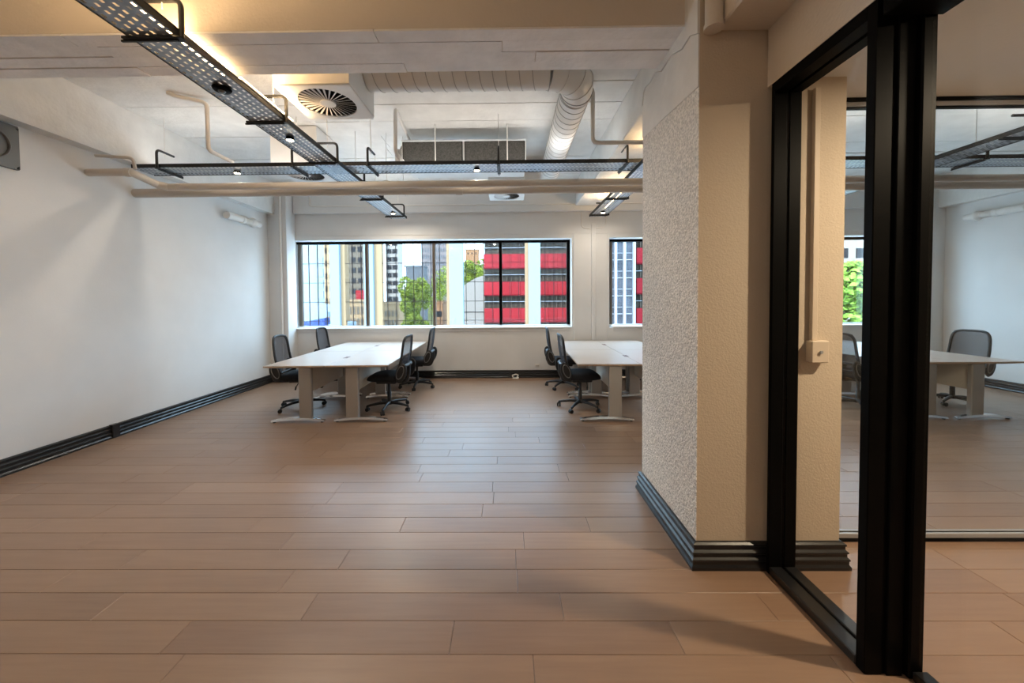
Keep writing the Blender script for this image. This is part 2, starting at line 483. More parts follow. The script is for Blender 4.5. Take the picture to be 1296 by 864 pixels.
# ---- meeting room behind glass
ZM = 2.775
struct(MB().box(1.46, 4.2, YF, 2.40, ZM, ZM + .06).build('ceiling_meeting', 'white_paint'), 'low flat beige ceiling of the glazed meeting room', 'ceiling')
struct(MB().box(1.45, 1.60, YF, 2.10, 2.715, 3.03).build('wall_bulkhead', 'beige_plaster'), 'beige wall strip above the glass partition', 'wall')
struct(MB().box(4.2, 4.32, YF, 2.40, -.01, ZM + .06).build('wall_meeting', 'beige_plaster'), 'beige end wall of the meeting room', 'wall')
struct(MB().box(1.91, 4.32, 2.30, 2.40, ZM + .06, ZS).build('wall_meeting', 'beige_plaster'), 'wall strip above the rear glazing of the meeting room', 'wall')

P = empty('glass_partition', (1.5, 1.8, 0))
def pp(m, name, ma='black_satin'):
    o = m.build(name, ma, P); o.location = (-1.5, -1.8, 0); return o
m = MB().bbox(1.45, 1.52, 2.045, 2.068, 0, 2.715, .003).bbox(1.535, 1.60, 2.045, 2.068, 0, 2.715, .003).box(1.46, 1.59, 2.052, 2.068, 0, 2.71)
pp(m, 'wall_mullion')
m = MB().bbox(1.45, 1.52, 1.49, 1.53, 0, 2.715, .003).bbox(1.535, 1.60, 1.485, 1.53, 0, 2.715, .003).bbox(1.61, 1.67, 1.47, 1.53, 0, 2.715, .006).box(1.46, 1.66, 1.495, 1.525, 0, 2.71)
pp(m, 'corner_post')
pp(MB().bbox(1.45, 1.52, 1.53, 2.045, 2.66, 2.715, .003).bbox(1.535, 1.60, 1.53, 2.045, 2.66, 2.715, .003).box(1.5, 1.55, 1.53, 2.045, 2.675, 2.71), 'top_rail')
pp(MB().bbox(1.45, 1.52, 1.53, 2.045, 0, .045, .004).bbox(1.535, 1.60, 1.53, 2.045, 0, .045, .004).box(1.5, 1.55, 1.53, 2.045, 0, .03), 'bottom_rail', 'black_gloss')
pp(MB().box(1.522, 1.533, 1.53, 2.045, .03, 2.675), 'pane', 'partition_glass')
tag(P, 'black-framed glass partition panel joined to the stucco column', 'partition')
D = empty('door_1', (1.64, .5, 0)); struct(D, 'black-framed sliding glass door beside the thick black post', 'door')
def dp(m, name, ma='black_satin'):
    o = m.build(name, ma, D); o.location = (-1.64, -.5, 0); return o
dp(MB().bbox(1.45, 1.68, -1.2, 1.468, 2.63, 2.715, .004), 'top_rail')
dp(MB().bbox(1.62, 1.68, -1.2, 1.468, 0, .04, .004), 'bottom_rail', 'black_gloss')
dp(MB().bbox(1.45, 1.68, -1.3, -1.2, 0, 2.715, .004), 'jamb')
dp(MB().box(1.645, 1.655, -1.2, 1.468, .035, 2.635), 'pane', 'partition_glass')
struct(MB().box(1.45, 1.60, YF, -1.3, 0, 2.715).build('wall_bulkhead', 'beige_plaster'), 'beige wall at the near end of the meeting room glazing', 'wall')

G = empty('glass_partition', (3.0, 2.35, 0))
def gp(m, name, ma='black_satin'):
    o = m.build(name, ma, G); o.location = (-3.0, -2.35, 0); return o
gp(MB().bbox(1.95, 4.2, 2.325, 2.375, ZM - .022, ZM, .003), 'top_rail')
gp(MB().bbox(1.95, 4.2, 2.33, 2.372, ZM - .052, ZM - .024, .003), 'top_channel', 'grey_plastic')
gp(MB().bbox(1.95, 4.2, 2.335, 2.367, ZM - .060, ZM - .054, .001), 'top_seal')
gp(MB().bbox(1.95, 4.2, 2.32, 2.38, 0, .022, .003), 'bottom_rail')
gp(MB().bbox(1.95, 4.2, 2.325, 2.343, .022, .05, .002), 'bottom_channel', 'grey_plastic')
gp(MB().bbox(1.95, 4.2, 2.357, 2.375, .022, .05, .002), 'bottom_channel', 'grey_plastic')
gp(MB().bbox(1.95, 4.2, 2.343, 2.357, .022, .046, .001), 'bottom_seal')
gp(MB().box(1.95, 4.2, 2.346, 2.354, .046, ZM - .055), 'pane', 'partition_glass')
gp(MB().bbox(1.936, 1.95, 2.325, 2.375, 0, ZM, .003), 'wall_mullion')
tag(G, 'rear glass wall of the meeting room with pale metal floor channel', 'partition')

# warm recessed downlight of the meeting room, and two added fill panels unseen behind the viewer
def downlight(x, y, z, power, label, group=None, r=.055, col=(1, .80, .56)):
    T = empty('downlight', (x, y, z))
    MB().lathe([(r + .015, -.004), (r + .015, 0), (r, 0)], 20).build('trim_ring', 'white_plastic', T)
    MB().lathe([(r, -.002), (.001, -.002)], 20).build('lens', 'lamp_glow', T)
    d = bpy.data.lights.new('downlight_lamp', 'AREA'); d.shape = 'DISK'; d.size = r * 1.8; d.energy = power; d.color = col
    o = bpy.data.objects.new('downlight_lamp', d); COL.objects.link(o); o.parent = T; o.location = (0, 0, -.012)
    tag(T, label, 'downlight', group)
downlight(2.75, 1.15, ZM - .001, 60, 'round recessed downlight in the meeting room ceiling')
downlight(-3.0, -.6, ZS - .013, 8, 'added round fill panel on the ceiling behind the viewer on the left wall side', 'added fill panels behind the viewer', r=.25, col=(1, .86, .70))
downlight(-.9, -.4, ZS - .013, 11, 'added round fill panel on the ceiling behind the viewer near the sliding glass door', 'added fill panels behind the viewer', r=.25, col=(1, .86, .70))

# conduit and switch on the column
T = empty('switch_box', (1.735, CY0, 1.245))
MB().bbox(-.048, .05, -.045, 0, -.062, .062, .005).build('box', 'trunk_paint', T)
MB().lathe([(.009, -.054), (.009, -.05)], 12, axis='Y').build('button', 'grey_plastic', T)
MB().bbox(-.032, .0, -.024, 0, .062, 1.46, .003).build('conduit_cover', 'trunk_paint', T)
tag(T, 'small beige switch box with vertical cable trunking on the stucco column', 'switch box')
T = empty('down_pipe', (1.13, 2.06, 3.0))
MB().tube([(0, 0, 0.03), (0, 0, .78)], .045, 16).build('pipe', 'beige_plaster', T)
MB().tube([(0, 0, 0.01), (0, 0, .035)], .05, 16).build('collar', 'beige_plaster', T)
tag(T, 'painted vertical pipe at the top of the stucco column', 'pipe')

# ================================================================ DESKS
DZ = .74
def make_desk():
    """local frame: near end at y=0, length L along +y, inner (seam) side at x=0, outer at x=-W"""
    L, W = 1.325, .775
    T = empty('desk', (0, 0, 0))
    MB().bbox(-W, -.003, .003, L - .003, DZ - .006, DZ, .003).build('top', 'desk_top', T)
    m = MB()
    # edge band, bevelled underneath
    m.add([(-W, .002, DZ - .006), (-.002, .002, DZ - .006), (-.002, L - .002, DZ - .006), (-W, L - .002, DZ - .006),
           (-W, .002, DZ - .018), (-.002, .002, DZ - .018), (-.002, L - .002, DZ - .018), (-W, L - .002, DZ - .018),
           (-W + .06, .05, DZ - .034), (-.05, .05, DZ - .034), (-.05, L - .05, DZ - .034), (-W + .06, L - .05, DZ - .034)],
          [(0, 1, 5, 4), (1, 2, 6, 5), (2, 3, 7, 6), (3, 0, 4, 7), (4, 5, 9, 8), (5, 6, 10, 9), (6, 7, 11, 10), (7, 4, 8, 11), (8, 9, 10, 11), (0, 3, 2, 1)])
    m.build('edge_band', 'desk_edge', T)
    for y in (.09, L - .09):
        m = MB().bbox(-.375, -.215, y - .028, y + .028, .05, DZ - .034, .008)
        leg = m.build('leg', 'grey_steel', T)
        # arched foot
        pts = []
        n = 14; f = MB(); x0, x1 = -.735, -.06
        vs = []
        for i in range(n + 1):
            t = i / n; x = x0 + (x1 - x0) * t
            zt = .030 + .036 * sin(pi * t) ** .8; zb = .012 + .026 * sin(pi * t); hw = .026 + .012 * sin(pi * t)
            vs += [(x, y - hw, zb), (x, y + hw, zb), (x, y + hw * .8, zt), (x, y - hw * .8, zt)]
        fs = [(0, 1, 2, 3), (4 * n, 4 * n + 3, 4 * n + 2, 4 * n + 1)]
        for i in range(n):
            for k in range(4): fs.append((4 * i + k, 4 * i + (k + 1) % 4, 4 * i + 4 + (k + 1) % 4, 4 * i + 4 + k))
        f.add(vs, fs)
        f.build('foot', 'chrome', leg)
        for x in (x0 + .035, x1 - .035):
            MB().lathe([(.018, 0), (.018, .014)], 12, (x, y, 0)).build('glide', 'black_plastic', leg)
    MB().bbox(-.305, -.287, .12, L - .12, .36, DZ - .034, .003).build('modesty_panel', 'modesty', T)
    MB().bbox(-.03, -.004, L / 2 - .07, L / 2 + .07, DZ - .003, DZ + .0015, .001).build('cable_port', 'slot_brown', T)
    return T
desk0 = make_desk()
used = [False]
def place_desk(cx, cy, rz, side, k, label):
    """seam near end at (cx,cy); side -1 = left, +1 = right (turned half round), k = 0 near pair, 1 far pair"""
    o = desk0 if not used[0] else copy_tree(desk0)
    used[0] = True
    L = 1.325
    if side < 0: lx, ly, a = 0, k * L, 0
    else: lx, ly, a = 0, (k + 1) * L, pi
    o.location = (cx + lx * cos(rz) - ly * sin(rz), cy + lx * sin(rz) + ly * cos(rz), 0)
    o.rotation_euler = (0, 0, rz + a)
    tag(o, label, 'desk', 'pale-topped office desks')
where = [('left white wall', -2.29, 4.585, .03), ('stucco column', 1.64, 4.565, -.03), ('right white wall', 5.58, 4.59, 0)]
txt = {('left white wall', -1, 0): 'pale desk on the left-wall side of the left cluster, far from the window',
       ('left white wall', 1, 0): 'pale desk on the aisle side of the left cluster, far from the window',
       ('left white wall', -1, 1): 'pale desk on the left-wall side of the left cluster, against the window wall',
       ('left white wall', 1, 1): 'pale desk on the aisle side of the left cluster, against the window wall',
       ('stucco column', -1, 0): 'pale desk on the aisle side of the middle cluster, nearer the stucco column',
       ('stucco column', 1, 0): 'pale desk of the middle cluster mostly hidden behind the stucco column',
       ('stucco column', -1, 1): 'pale desk on the aisle side of the middle cluster, against the window wall',
       ('stucco column', 1, 1): 'pale desk of the middle cluster half behind the column, against the window wall',
       ('right white wall', -1, 0): 'pale desk seen through glass, partly behind the thick black post',
       ('right white wall', 1, 0): 'pale desk seen through glass, beside the far white wall',
       ('right white wall', -1, 1): 'pale desk seen through the narrow glass panel, by the window',
       ('right white wall', 1, 1): 'pale desk seen through glass, by the window and far white wall'}
for nm, cx, cy, rz in where:
    for s in (-1, 1):
        for k in (0, 1): place_desk(cx, cy, rz, s, k, txt[(nm, s, k)])

# ================================================================ CHAIRS
def make_chair():
    T = empty('office_chair', (0, 0, 0))
    # seat cushion: rounded pad
    m = MB(); n = 28; prof = [(.80, -.045), (.97, -.030), (1.0, 0), (.97, .030), (.86, .047), (.5, .052), (.01, .053)]
    vs = []
    for r, z in prof:
        for k in range(n):
            a = 2 * pi * k / n; c, s_ = cos(a), sin(a)
            e = .45
            x = .25 * r * math.copysign(abs(c) ** e, c) + .015; y = .245 * r * math.copysign(abs(s_) ** e, s_)
            zz = z - (.03 * max(0, (x - .12) / .15) ** 2 if z > -.02 else 0)
            vs.append((x, y, .475 + zz))
    fs = [(i * n + k, i * n + (k + 1) % n, (i + 1) * n + (k + 1) % n, (i + 1) * n + k) for i in range(len(prof) - 1) for k in range(n)]
    fs.append(tuple(range(n))[::-1]); m.add(vs, fs, True)
    seat = m.build('seat', 'dark_fabric', T)
    MB().bbox(-.13, .15, -.11, .11, .385, .432, .012).build('mechanism', 'black_plastic', T)
    lev = MB().tube(bend([(.05, -.10, .41), (.05, -.20, .405), (.04, -.27, .36)], .04), .006, 6).tube([(.04, -.265, .365), (.035, -.28, .32)], .011, 8).build('lever', 'black_plastic', T)
    # backrest frame : rounded loop leaning back with a slight curve
    def bp(u, v):   # u across (-1..1), v up (0..1)
        x = -.225 - .085 * v - .02 * sin(pi * v) + .035 * (u * u)
        return Vector((x, u * .225 * (1 - .08 * v), .53 + .52 * v))
    loop = []
    e = .42
    for k in range(36):
        a = 2 * pi * k / 36; c, s_ = cos(a), sin(a)
        loop.append(bp(math.copysign(abs(c) ** e, c), .5 + .5 * math.copysign(abs(s_) ** e, s_)))
    MB().tube(loop, .017, 8, closed=True).build('back_frame', 'black_plastic', T)
    m = MB(); nu, nv = 10, 10
    for th in (0, -.006):
        pass
    vs = [];
    for j in range(nv + 1):
        for i in range(nu + 1):
            u, v = -1 + 2 * i / nu, j / nv
            # squircle mapping
            uu = u * (1 - .10 * abs(2 * v - 1) ** 6); p = bp(uu * .985, .01 + .98 * v); vs.append(p)
    fs = [(j * (nu + 1) + i, j * (nu + 1) + i + 1, (j + 1) * (nu + 1) + i + 1, (j + 1) * (nu + 1) + i) for j in range(nv) for i in range(nu)]
    m.add(vs, fs, True); m.build('mesh_back', 'mesh_fabric', T)
    # lumbar bar and spine
    MB().tube([bp(-.95, .22) + Vector((-.015, 0, 0)), bp(-.4, .22) + Vector((-.03, 0, 0)), bp(.4, .22) + Vector((-.03, 0, 0)), bp(.95, .22) + Vector((-.015, 0, 0))], .02, 8, scale=1.6).build('lumbar_bar', 'black_plastic', T)
    MB().tube(bend([(-.10, 0, .405), (-.24, 0, .40), (-.285, 0, .50), (-.29, 0, .66)], .06), .026, 8, scale=1.5).build('spine', 'black_plastic', T)
    # oval side brackets with pale ring
    for s_ in (-1, 1):
        m = MB(); n = 20
        vs = []
        for (r, yy) in ((.9, -.014), (1.0, 0), (.9, .014)):
            for k in range(n):
                a = 2 * pi * k / n; px = .075 * r * cos(a); pz = .135 * r * sin(a)
                vs.append((-.245 + px - .2 * pz, s_ * .232 + yy, .56 + pz))
        fs = [(i * n + k, i * n + (k + 1) % n, (i + 1) * n + (k + 1) % n, (i + 1) * n + k) for i in range(2) for k in range(n)] + [tuple(range(n))[::-1], tuple(range(2 * n, 3 * n))]
        m.add(vs, fs, False)
        br = m.build('side_bracket', 'black_plastic', T)
        ring = []
        for k in range(24):
            a = 2 * pi * k / 24; px = .046 * cos(a); pz = .088 * sin(a)
            ring.append((-.235 + px - .28 * pz, s_ * (.232 + .016), .57 + pz))
        MB().tube(ring, .006, 6, closed=True).build('ring', 'ring_grey', br)
    # gas column
    MB().lathe([(.028, .11), (.028, .25), (.019, .255), (.019, .39)], 16).build('gas_column', 'black_plastic', T)
    MB().lathe([(.045, .075), (.048, .10), (.034, .125)], 16).build('hub', 'black_plastic', T)
    for k in range(5):
        a = 2 * pi * k / 5 + .35; c, s_ = cos(a), sin(a)
        pts = [(.03 * c, .03 * s_, .10), (.14 * c, .14 * s_, .098), (.25 * c, .25 * s_, .082), (.305 * c, .305 * s_, .070)]
        lg = MB().tube(pts, [.024, .021, .017, .015], 8).build('base_leg', 'black_plastic', T)
        m = MB().tube([(.305 * c, .305 * s_, .075), (.305 * c, .305 * s_, .045)], .009, 8)
        ca = a + 1.1 + k
        ax = Vector((cos(ca), sin(ca), 0)); ctr = Vector((.305 * c, .305 * s_, .027)) + Vector((-sin(ca), cos(ca), 0)) * .012
        for q in (-.016, .016):
            m.tube([ctr + ax * (q - .009), ctr + ax * (q + .009)], .027, 14)
        m.build('caster', 'black_plastic', lg)
    return T
chair0 = make_chair(); cu = [False]
def place_chair(x, y, rz, label):
    o = chair0 if not cu[0] else copy_tree(chair0)
    cu[0] = True
    o.location = (x, y, 0); o.rotation_euler = (0, 0, rz)
    tag(o, label, 'office chair', 'black mesh office chairs')
place_chair(-3.02, 5.33, .12, 'black mesh chair between left wall and left cluster, far from the window')
place_chair(-3.17, 6.80, .05, 'black mesh chair between left wall and left cluster, close to the window')
place_chair(-1.70, 5.22, pi - .02, 'black mesh chair on the aisle side of the left cluster, far from the window')
place_chair(-1.63, 6.55, pi + .02, 'black mesh chair on the aisle side of the left cluster, close to the window')
place_chair(1.02, 5.25, .02, 'black mesh chair on the aisle side of the middle cluster, far from the window')
place_chair(.97, 6.50, -.04, 'black mesh chair on the aisle side of the middle cluster, close to the window')
place_chair(2.56, 6.75, pi, 'black mesh chair glimpsed under the middle desks, beside the stucco column')
place_chair(4.90, 5.20, .05, 'black mesh chair seen through the narrow glass panel beside the column')
place_chair(4.98, 6.50, .0, 'black mesh chair behind the glass, beside the desk nearest the window')
place_chair(6.42, 5.38, pi + .10, 'black mesh chair with see-through back against the far white wall behind glass')

# ================================================================ CABLE TRAYS
ZT = 3.10; TW = .29
def tray_base(L, W):
    """perforated sheet along +y, x 0..W, real slots"""
    m = MB(); cell = .05; rows = 6; rw = W / rows; n = int(L / cell)
    for r in range(rows):
        x0, x1 = r * rw, (r + 1) * rw; a0, a1 = x0 + rw * .34, x1 - rw * .34
        off = cell / 2 if r % 2 else 0
        ys = []
        m_v = []
        # side strips full length
        m.add([(x0, 0, 0), (a0, 0, 0), (a0, L, 0), (x0, L, 0)], [(0, 1, 2, 3)])
        m.add([(a1, 0, 0), (x1, 0, 0), (x1, L, 0), (a1, L, 0)], [(0, 1, 2, 3)])
        prev = 0
        for i in range(n):
            s0 = i * cell + off + .010; s1 = s0 + .026
            if s1 > L: break
            m.add([(a0, prev, 0), (a1, prev, 0), (a1, s0, 0), (a0, s0, 0)], [(0, 1, 2, 3)]); prev = s1
        m.add([(a0, prev, 0), (a1, prev, 0), (a1, L, 0), (a0, L, 0)], [(0, 1, 2, 3)])
    return m
def bracket_mb(W, flip=1):
    h = .21
    m = MB()
    xr = W + .02
    m.bbox(-.03, xr + .01, -.02, .02, -.016, -.001, .002)
    m.bbox(-.045, xr - .02, -.006, .006, -.026, -.014, .001)
    pts = bend([(xr, 0, -.01), (xr, 0, h), (xr - .23, 0, h)], .05)
    m.tube(pts, .014, 8)
    return m
def tray(name, x, y, L, rz, brks, label, W=TW, rod_top=ZS, dz=0):
    T = empty(name, (x, y, ZT + dz), rz)
    tray_base(L, W).build('perforated_base', 'tray_metal', T)
    for xx in (0, W):
        MB().bbox(xx - .004, xx + .004, 0, L, -.004, .036, .001).bbox(xx - .007 , xx + .007, 0, L, .032, .040, .002).build('side_rail', 'tray_black', T)
    for q in brks:
        b = bracket_mb(W).build('bracket', 'tray_black', T); b.location = (0, q, -.005)
        rt = (rod_top - ZT - dz) if not callable(rod_top) else rod_top(q) - ZT - dz
        r = MB().tube([(W - .09, 0, .16), (W - .09, 0, rt + .002)], .004, 6).build('rod', 'pipe_white', b)
    tag(T, label, 'cable tray')
    return T
def rt_left(q):
    yy = .3 + q
    return ZB if 2.26 < yy < 2.68 else ZS - .012
tray('cable_tray', -2.20, .3, 6.75, 0, [1.0, 1.88, 2.90, 3.85, 4.62, 5.35, 6.5], 'long perforated black cable tray running along the left cluster towards the window', rod_top=rt_left)
# cross tray: runs along +x ; rotate -90deg so local y -> +x , local x -> -y
tray('cable_tray', -4.50, 4.72, 11.9, -pi / 2, [.33, 1.95, 2.85, 4.40, 5.92, 7.9, 10.1], 'perforated black cable tray crossing the whole room above the grey pipes', rod_top=lambda q: 3.36 if 1.30 < -4.5 + q < 1.92 else ZS - .012, dz=.062)
tray('cable_tray', 1.55, 3.15, 3.9, 0, [.75, 2.6, 3.7], 'short perforated cable tray behind the column, under the middle beam', rod_top=3.36)
tray('cable_tray', 4.85, 2.8, 4.2, 0, [.9, 2.1, 3.4], 'perforated cable tray behind the glass meeting room', rod_top=ZS - .012)

# LED battens lying in the trays, shining up
def batten(x, y, L, power, label, dz=0):
    T = empty('led_batten', (x, y, ZT + .044 + dz))
    MB().bbox(-.018, .018, 0, L, 0, .012, .003).build('housing', 'white_plastic', T)
    MB().tube([(0, .01, .02), (0, L - .01, .02)], .012, 10).build('tube', 'led_strip', T)
    d = bpy.data.lights.new('batten_lamp', 'AREA'); d.shape = 'RECTANGLE'; d.size = .05; d.size_y = L; d.energy = power; d.color = (1, .68, .36)
    o = bpy.data.objects.new('batten_lamp', d); COL.objects.link(o); o.parent = T; o.location = (0, L / 2, .04); o.rotation_euler = (pi, 0, 0)
    tag(T, label, 'light', 'linear lights on the cable trays')
batten(-1.98, 1.85, .78, 5, 'warm linear light low inside the long left tray, under the cross beam', dz=-.04)
batten(-1.925, 2.69, .66, 14, 'warm linear light on the rim of the long left tray')
batten(1.75, 5.7, .95, 9, 'warm linear light on the short tray under the middle beam')
batten(1.75, 3.95, .4, 5, 'warm linear light on the short tray, right behind the column')
batten(-2.05, .5, 1.2, 14, 'added warm fill light on the long left tray, over the entry')  # fill lamp added out of view to brighten the entry side

def uplight(x, y, L, rz, dz, power, label):  # added fill lamp, hidden in a tray to brighten the ceiling
    T = empty('fill_uplight', (x, y, ZT + dz + .004), rz)
    MB().bbox(-.03, .03, 0, L, 0, .018, .004).build('housing', 'white_plastic', T)
    MB().bbox(-.024, .024, .01, L - .01, .018, .024, .002).build('diffuser', 'fill_glow', T)
    d = bpy.data.lights.new('fill_uplight_lamp', 'AREA'); d.shape = 'RECTANGLE'; d.size = .05; d.size_y = L; d.energy = power; d.color = (1, .96, .91)
    o = bpy.data.objects.new('fill_uplight_lamp', d); COL.objects.link(o); o.parent = T; o.location = (0, L / 2, .03); o.rotation_euler = (pi, 0, 0)
    tag(T, label, 'light', 'added fill uplights hidden inside the trays')
UP = 1.5
uplight(-4.3, 4.575, 1.9, -pi / 2, .062, 1.9 * UP, 'added fill uplight inside the cross tray near the left wall')
uplight(-1.5, 4.575, 2.6, -pi / 2, .062, 2.6 * UP, 'added fill uplight inside the cross tray below the air unit')
uplight(2.1, 4.575, 2.5, -pi / 2, .062, 2.5 * UP, 'added fill uplight inside the cross tray right of the column')
uplight(5.3, 4.575, 2.0, -pi / 2, .062, 2.0 * UP, 'added fill uplight inside the cross tray near the right wall')
uplight(-2.05, 5.0, 1.9, 0, 0, 1.9 * UP, 'added fill uplight inside the long left tray close to the window')
uplight(-2.05, 3.4, .95, 0, 0, .95 * UP, 'added fill uplight inside the long left tray short of the crossing')

# small lit spots below the trays
def spot(x, y, power, label):
    T = empty('tray_spotlight', (x, y, ZT - .002 + (.062 if abs(y - 4.575) < .01 else 0)))
    MB().lathe([(.030, 0), (.036, -.004), (.036, -.026), (.031, -.028)], 18).build('can', 'black_satin', T)
    MB().lathe([(.032, -.0285), (.018, -.036), (.001, -.038)], 18).build('lens', 'lamp_glow', T)
    d = bpy.data.lights.new('spotlight_lamp', 'AREA'); d.shape = 'DISK'; d.size = .05; d.energy = power; d.color = (1, .88, .72)
    o = bpy.data.objects.new('spotlight_lamp', d); COL.objects.link(o); o.parent = T; o.location = (0, 0, -.042)
    tag(T, label, 'spotlight', 'small spots under the trays')
spot(-2.05, 3.52, 16, 'small lit spot on the long tray beyond the linear light')
spot(-3.33, 4.575, 5, 'small lit spot on the cross tray near the left wall')
spot(-.37, 4.575, 16, 'small lit spot on the cross tray below the air unit')
spot(-2.0, 6.5, 16, 'small lit spot on the long tray close to the window')
spot(1.69, 6.6, 8, 'small lit spot on the short tray close to the window wall')
spot(5.0, 5.9, 16, 'small lit spot on the tray behind the meeting room')
T = empty('tray_sensor', (-2.06, 2.70, ZT - .004))
MB().lathe([(.055, 0), (.062, -.008), (.050, -.022), (.028, -.024)], 22).build('ring', 'black_satin', T)
MB().lathe([(.026, -.022), (.018, -.034), (.001, -.036)], 16).build('dome', 'vent_grey', T)
tag(T, 'round dark unlit sensor disc under the long tray', 'sensor')

# ================================================================ PIPES
def pipe(name, pts, r, ma, label, rb=.08, joints=(), cat='pipe'):
    T = empty(name, pts[0])
    o0 = Vector(pts[0])
    MB().tube([p - o0 for p in bend(pts, rb)], r, 14).build('run', ma, T)
    for (a, b) in joints:
        MB().tube([Vector(a) - o0, Vector(b) - o0], r * 1.16, 14).build('coupling', ma, T)
    tag(T, label, cat)
    return T
pipe('pipe', [(XL, 4.53, 2.886), (XR, 4.53, 2.886)], .054, 'pipe_paint', 'thick beige pipe crossing the whole room, lower of the pair',
     joints=[((-.62, 4.53, 2.886), (-.54, 4.53, 2.886)), ((3.0, 4.53, 2.886), (3.08, 4.53, 2.886))])
pipe('pipe', [(XL, 4.02, 2.965), (-4.09, 4.02, 2.965), (-4.06, 4.36, 2.905), (XR, 4.36, 2.915)], .040, 'pipe_paint', 'thinner beige pipe with a dog-leg at the left wall, upper of the pair', rb=.06,
     joints=[((-4.15, 4.02, 2.965), (-4.09, 4.03, 2.962)), ((-4.07, 4.30, 2.915), (-4.0, 4.36, 2.905))])
pipe('conduit', [(-3.62, 3.97, 3.785), (-3.56, 4.0, 3.76), (-3.33, 4.14, 3.76), (-3.33, 4.14, 3.24), (-3.33, 4.50, 3.24)], .022, 'pipe_white', 'cream conduit dropping from the ceiling to the pipes near the left wall', rb=.06)
pipe('conduit', [(-1.36, 5.6, 3.70), (-1.27, 4.27, 3.74), (-1.27, 4.25, 3.24), (-1.27, 4.6, 3.24)], .022, 'pipe_white', 'cream conduit dropping beside the air unit', rb=.07)
pipe('conduit', [(.80, 3.90, ZS - .012), (.91, 3.97, 3.75), (.91, 3.97, 3.20), (1.9, 3.97, 3.20)], .022, 'pipe_white', 'cream conduit turning right towards the column beside the big duct', rb=.06)
pipe('conduit', [(-3.85, YB - .105, 3.60), (-3.85, YB - .105, 3.39), (2.74, YB - .105, 3.39), (2.74, YB - .105, 3.6)], .014, 'pipe_white', 'thin cream conduit running above both windows', rb=.05)
pipe('conduit', [(-4.30, 6.995, .16), (-4.30, 6.995, ZS - .015)], .022, 'pipe_white', 'white riser conduit on the left corner pier', rb=.05)
T = empty('cable_trunking', (1.68, YB, .16))
MB().bbox(-.035, .035, -.035, 0, 0, 2.86, .003).build('trunking', 'white_paint', T)
tag(T, 'white cable trunking running up the wall between the windows', 'trunking')
pipe('cable', [(1.45, YB - .012, 3.255), (1.45, YB - .012, 2.95), (1.63, YB - .012, 2.92)], .008, 'pipe_white', 'thin cable looping to the left side of the trunking', rb=.1, cat='cable')
pipe('cable', [(1.93, YB - .012, 3.255), (1.93, YB - .012, 2.95), (1.73, YB - .012, 2.94)], .008, 'pipe_white', 'thin cable looping to the right side of the trunking', rb=.1, cat='cable')
# hose wrapped in foil, brass etc. near the left wall : clip rails above the dog-leg pipe
pipe('pipe_clip', [(-4.34, 3.90, 3.10), (-4.02, 3.98, 3.10), (-4.0, 3.98, 2.98)], .016, 'pipe_paint', 'small bent beige tube above the dog-leg pipe', rb=.06)
def stubs(x, sgn, label):
    T = empty('pipe_stub', (x, 6.1, 2.93))
    MB().tube([(sgn * .09, -.22, 0), (sgn * .09, .12, 0)], .058, 16).build('stub_pipe', 'pipe_white', T)
    MB().tube([(sgn * .09, .10, 0), (sgn * .09, .16, 0)], .066, 16).build('coupling', 'pipe_white', T)
    MB().tube([(sgn * .09, .16, 0), (sgn * .09, .34, 0)], [.05, .05], 16).build('sleeve', 'pipe_paint', T)
    MB().lathe([(.052, .33), (.082, .37), (.082, .40), (.06, .42)], 18, (sgn * .09, 0, 0), axis='Y').build('flange', 'pipe_white', T)
    MB().tube([(sgn * .09, .42, 0), (sgn * .09, .55, 0)], .058, 16).build('end_cap', 'pipe_white', T)
    for q in (-.1, .46): MB().bbox(min(0, sgn * .09), max(0, sgn * .09), q - .012, q + .012, -.012, .012, .002).build('wall_clip', 'pipe_white', T)
    tag(T, label, 'pipe stub')
stubs(XL, 1, 'short capped white pipe fixed to the left wall near the window')
stubs(XR, -1, 'short capped white pipe fixed to the far white wall behind glass')

# ================================================================ DUCTS AND DIFFUSERS
def diffuser(x0, y0, w, d, zb, label):
    T = empty('diffuser_box', (x0 + w / 2, y0 + d / 2, zb))
    MB().bbox(-w / 2, w / 2, -d / 2, d / 2, .012, ZS - .014 - zb, .003).build('plenum', 'duct_paint', T)
    R0 = min(w, d) * .42
    f = MB(); n = 40
    # square face plate with a round opening
    sq = []
    for k in range(n):
        a = 2 * pi * k / n; c, s_ = cos(a), sin(a); q = 1 / max(abs(c), abs(s_))
        sq.append((c * q * w / 2, s_ * q * d / 2))
    for z in (0, .011):
        f.add([(R0 * cos(2 * pi * k / n), R0 * sin(2 * pi * k / n), z) for k in range(n)] + [(a, b, z) for a, b in sq],
              [(k, (k + 1) % n, n + (k + 1) % n, n + k) for k in range(n)])
    fp = f.build('face_plate', 'duct_paint', T)
    MB().lathe([(R0, .0115), (.001, .0115)], 40).build('throat', 'dark_void', T)
    MB().lathe([(R0 * .27, -.002), (R0 * .27, .008)], 28).build('hub', 'duct_paint', T)
    v = None
    for k in range(30):
        if v is None:
            m = MB(); r0, r1 = R0 * .26, R0 * 1.0
            m.add([(r0, -.004, .003), (r1, -.011, .0), (r1, .004, .006), (r0, .004, .007), (r0, -.004, .0045), (r1, -.011, .0015), (r1, .004, .0075), (r0, .004, .0085)],
                  [(0, 1, 2, 3), (4, 7, 6, 5), (0, 4, 5, 1), (1, 5, 6, 2), (2, 6, 7, 3), (3, 7, 4, 0)])
            v = m.build('vane', 'duct_paint', T); o = v
        else:
            o = v.copy(); COL.objects.link(o)
        o.rotation_euler = (0, 0, 2 * pi * k / 30)
    tag(T, label, 'diffuser', 'square swirl diffusers')
    return T
diffuser(-1.84, 2.95, .60, .55, 3.25, 'white box with round swirl vent beside the long cable tray')
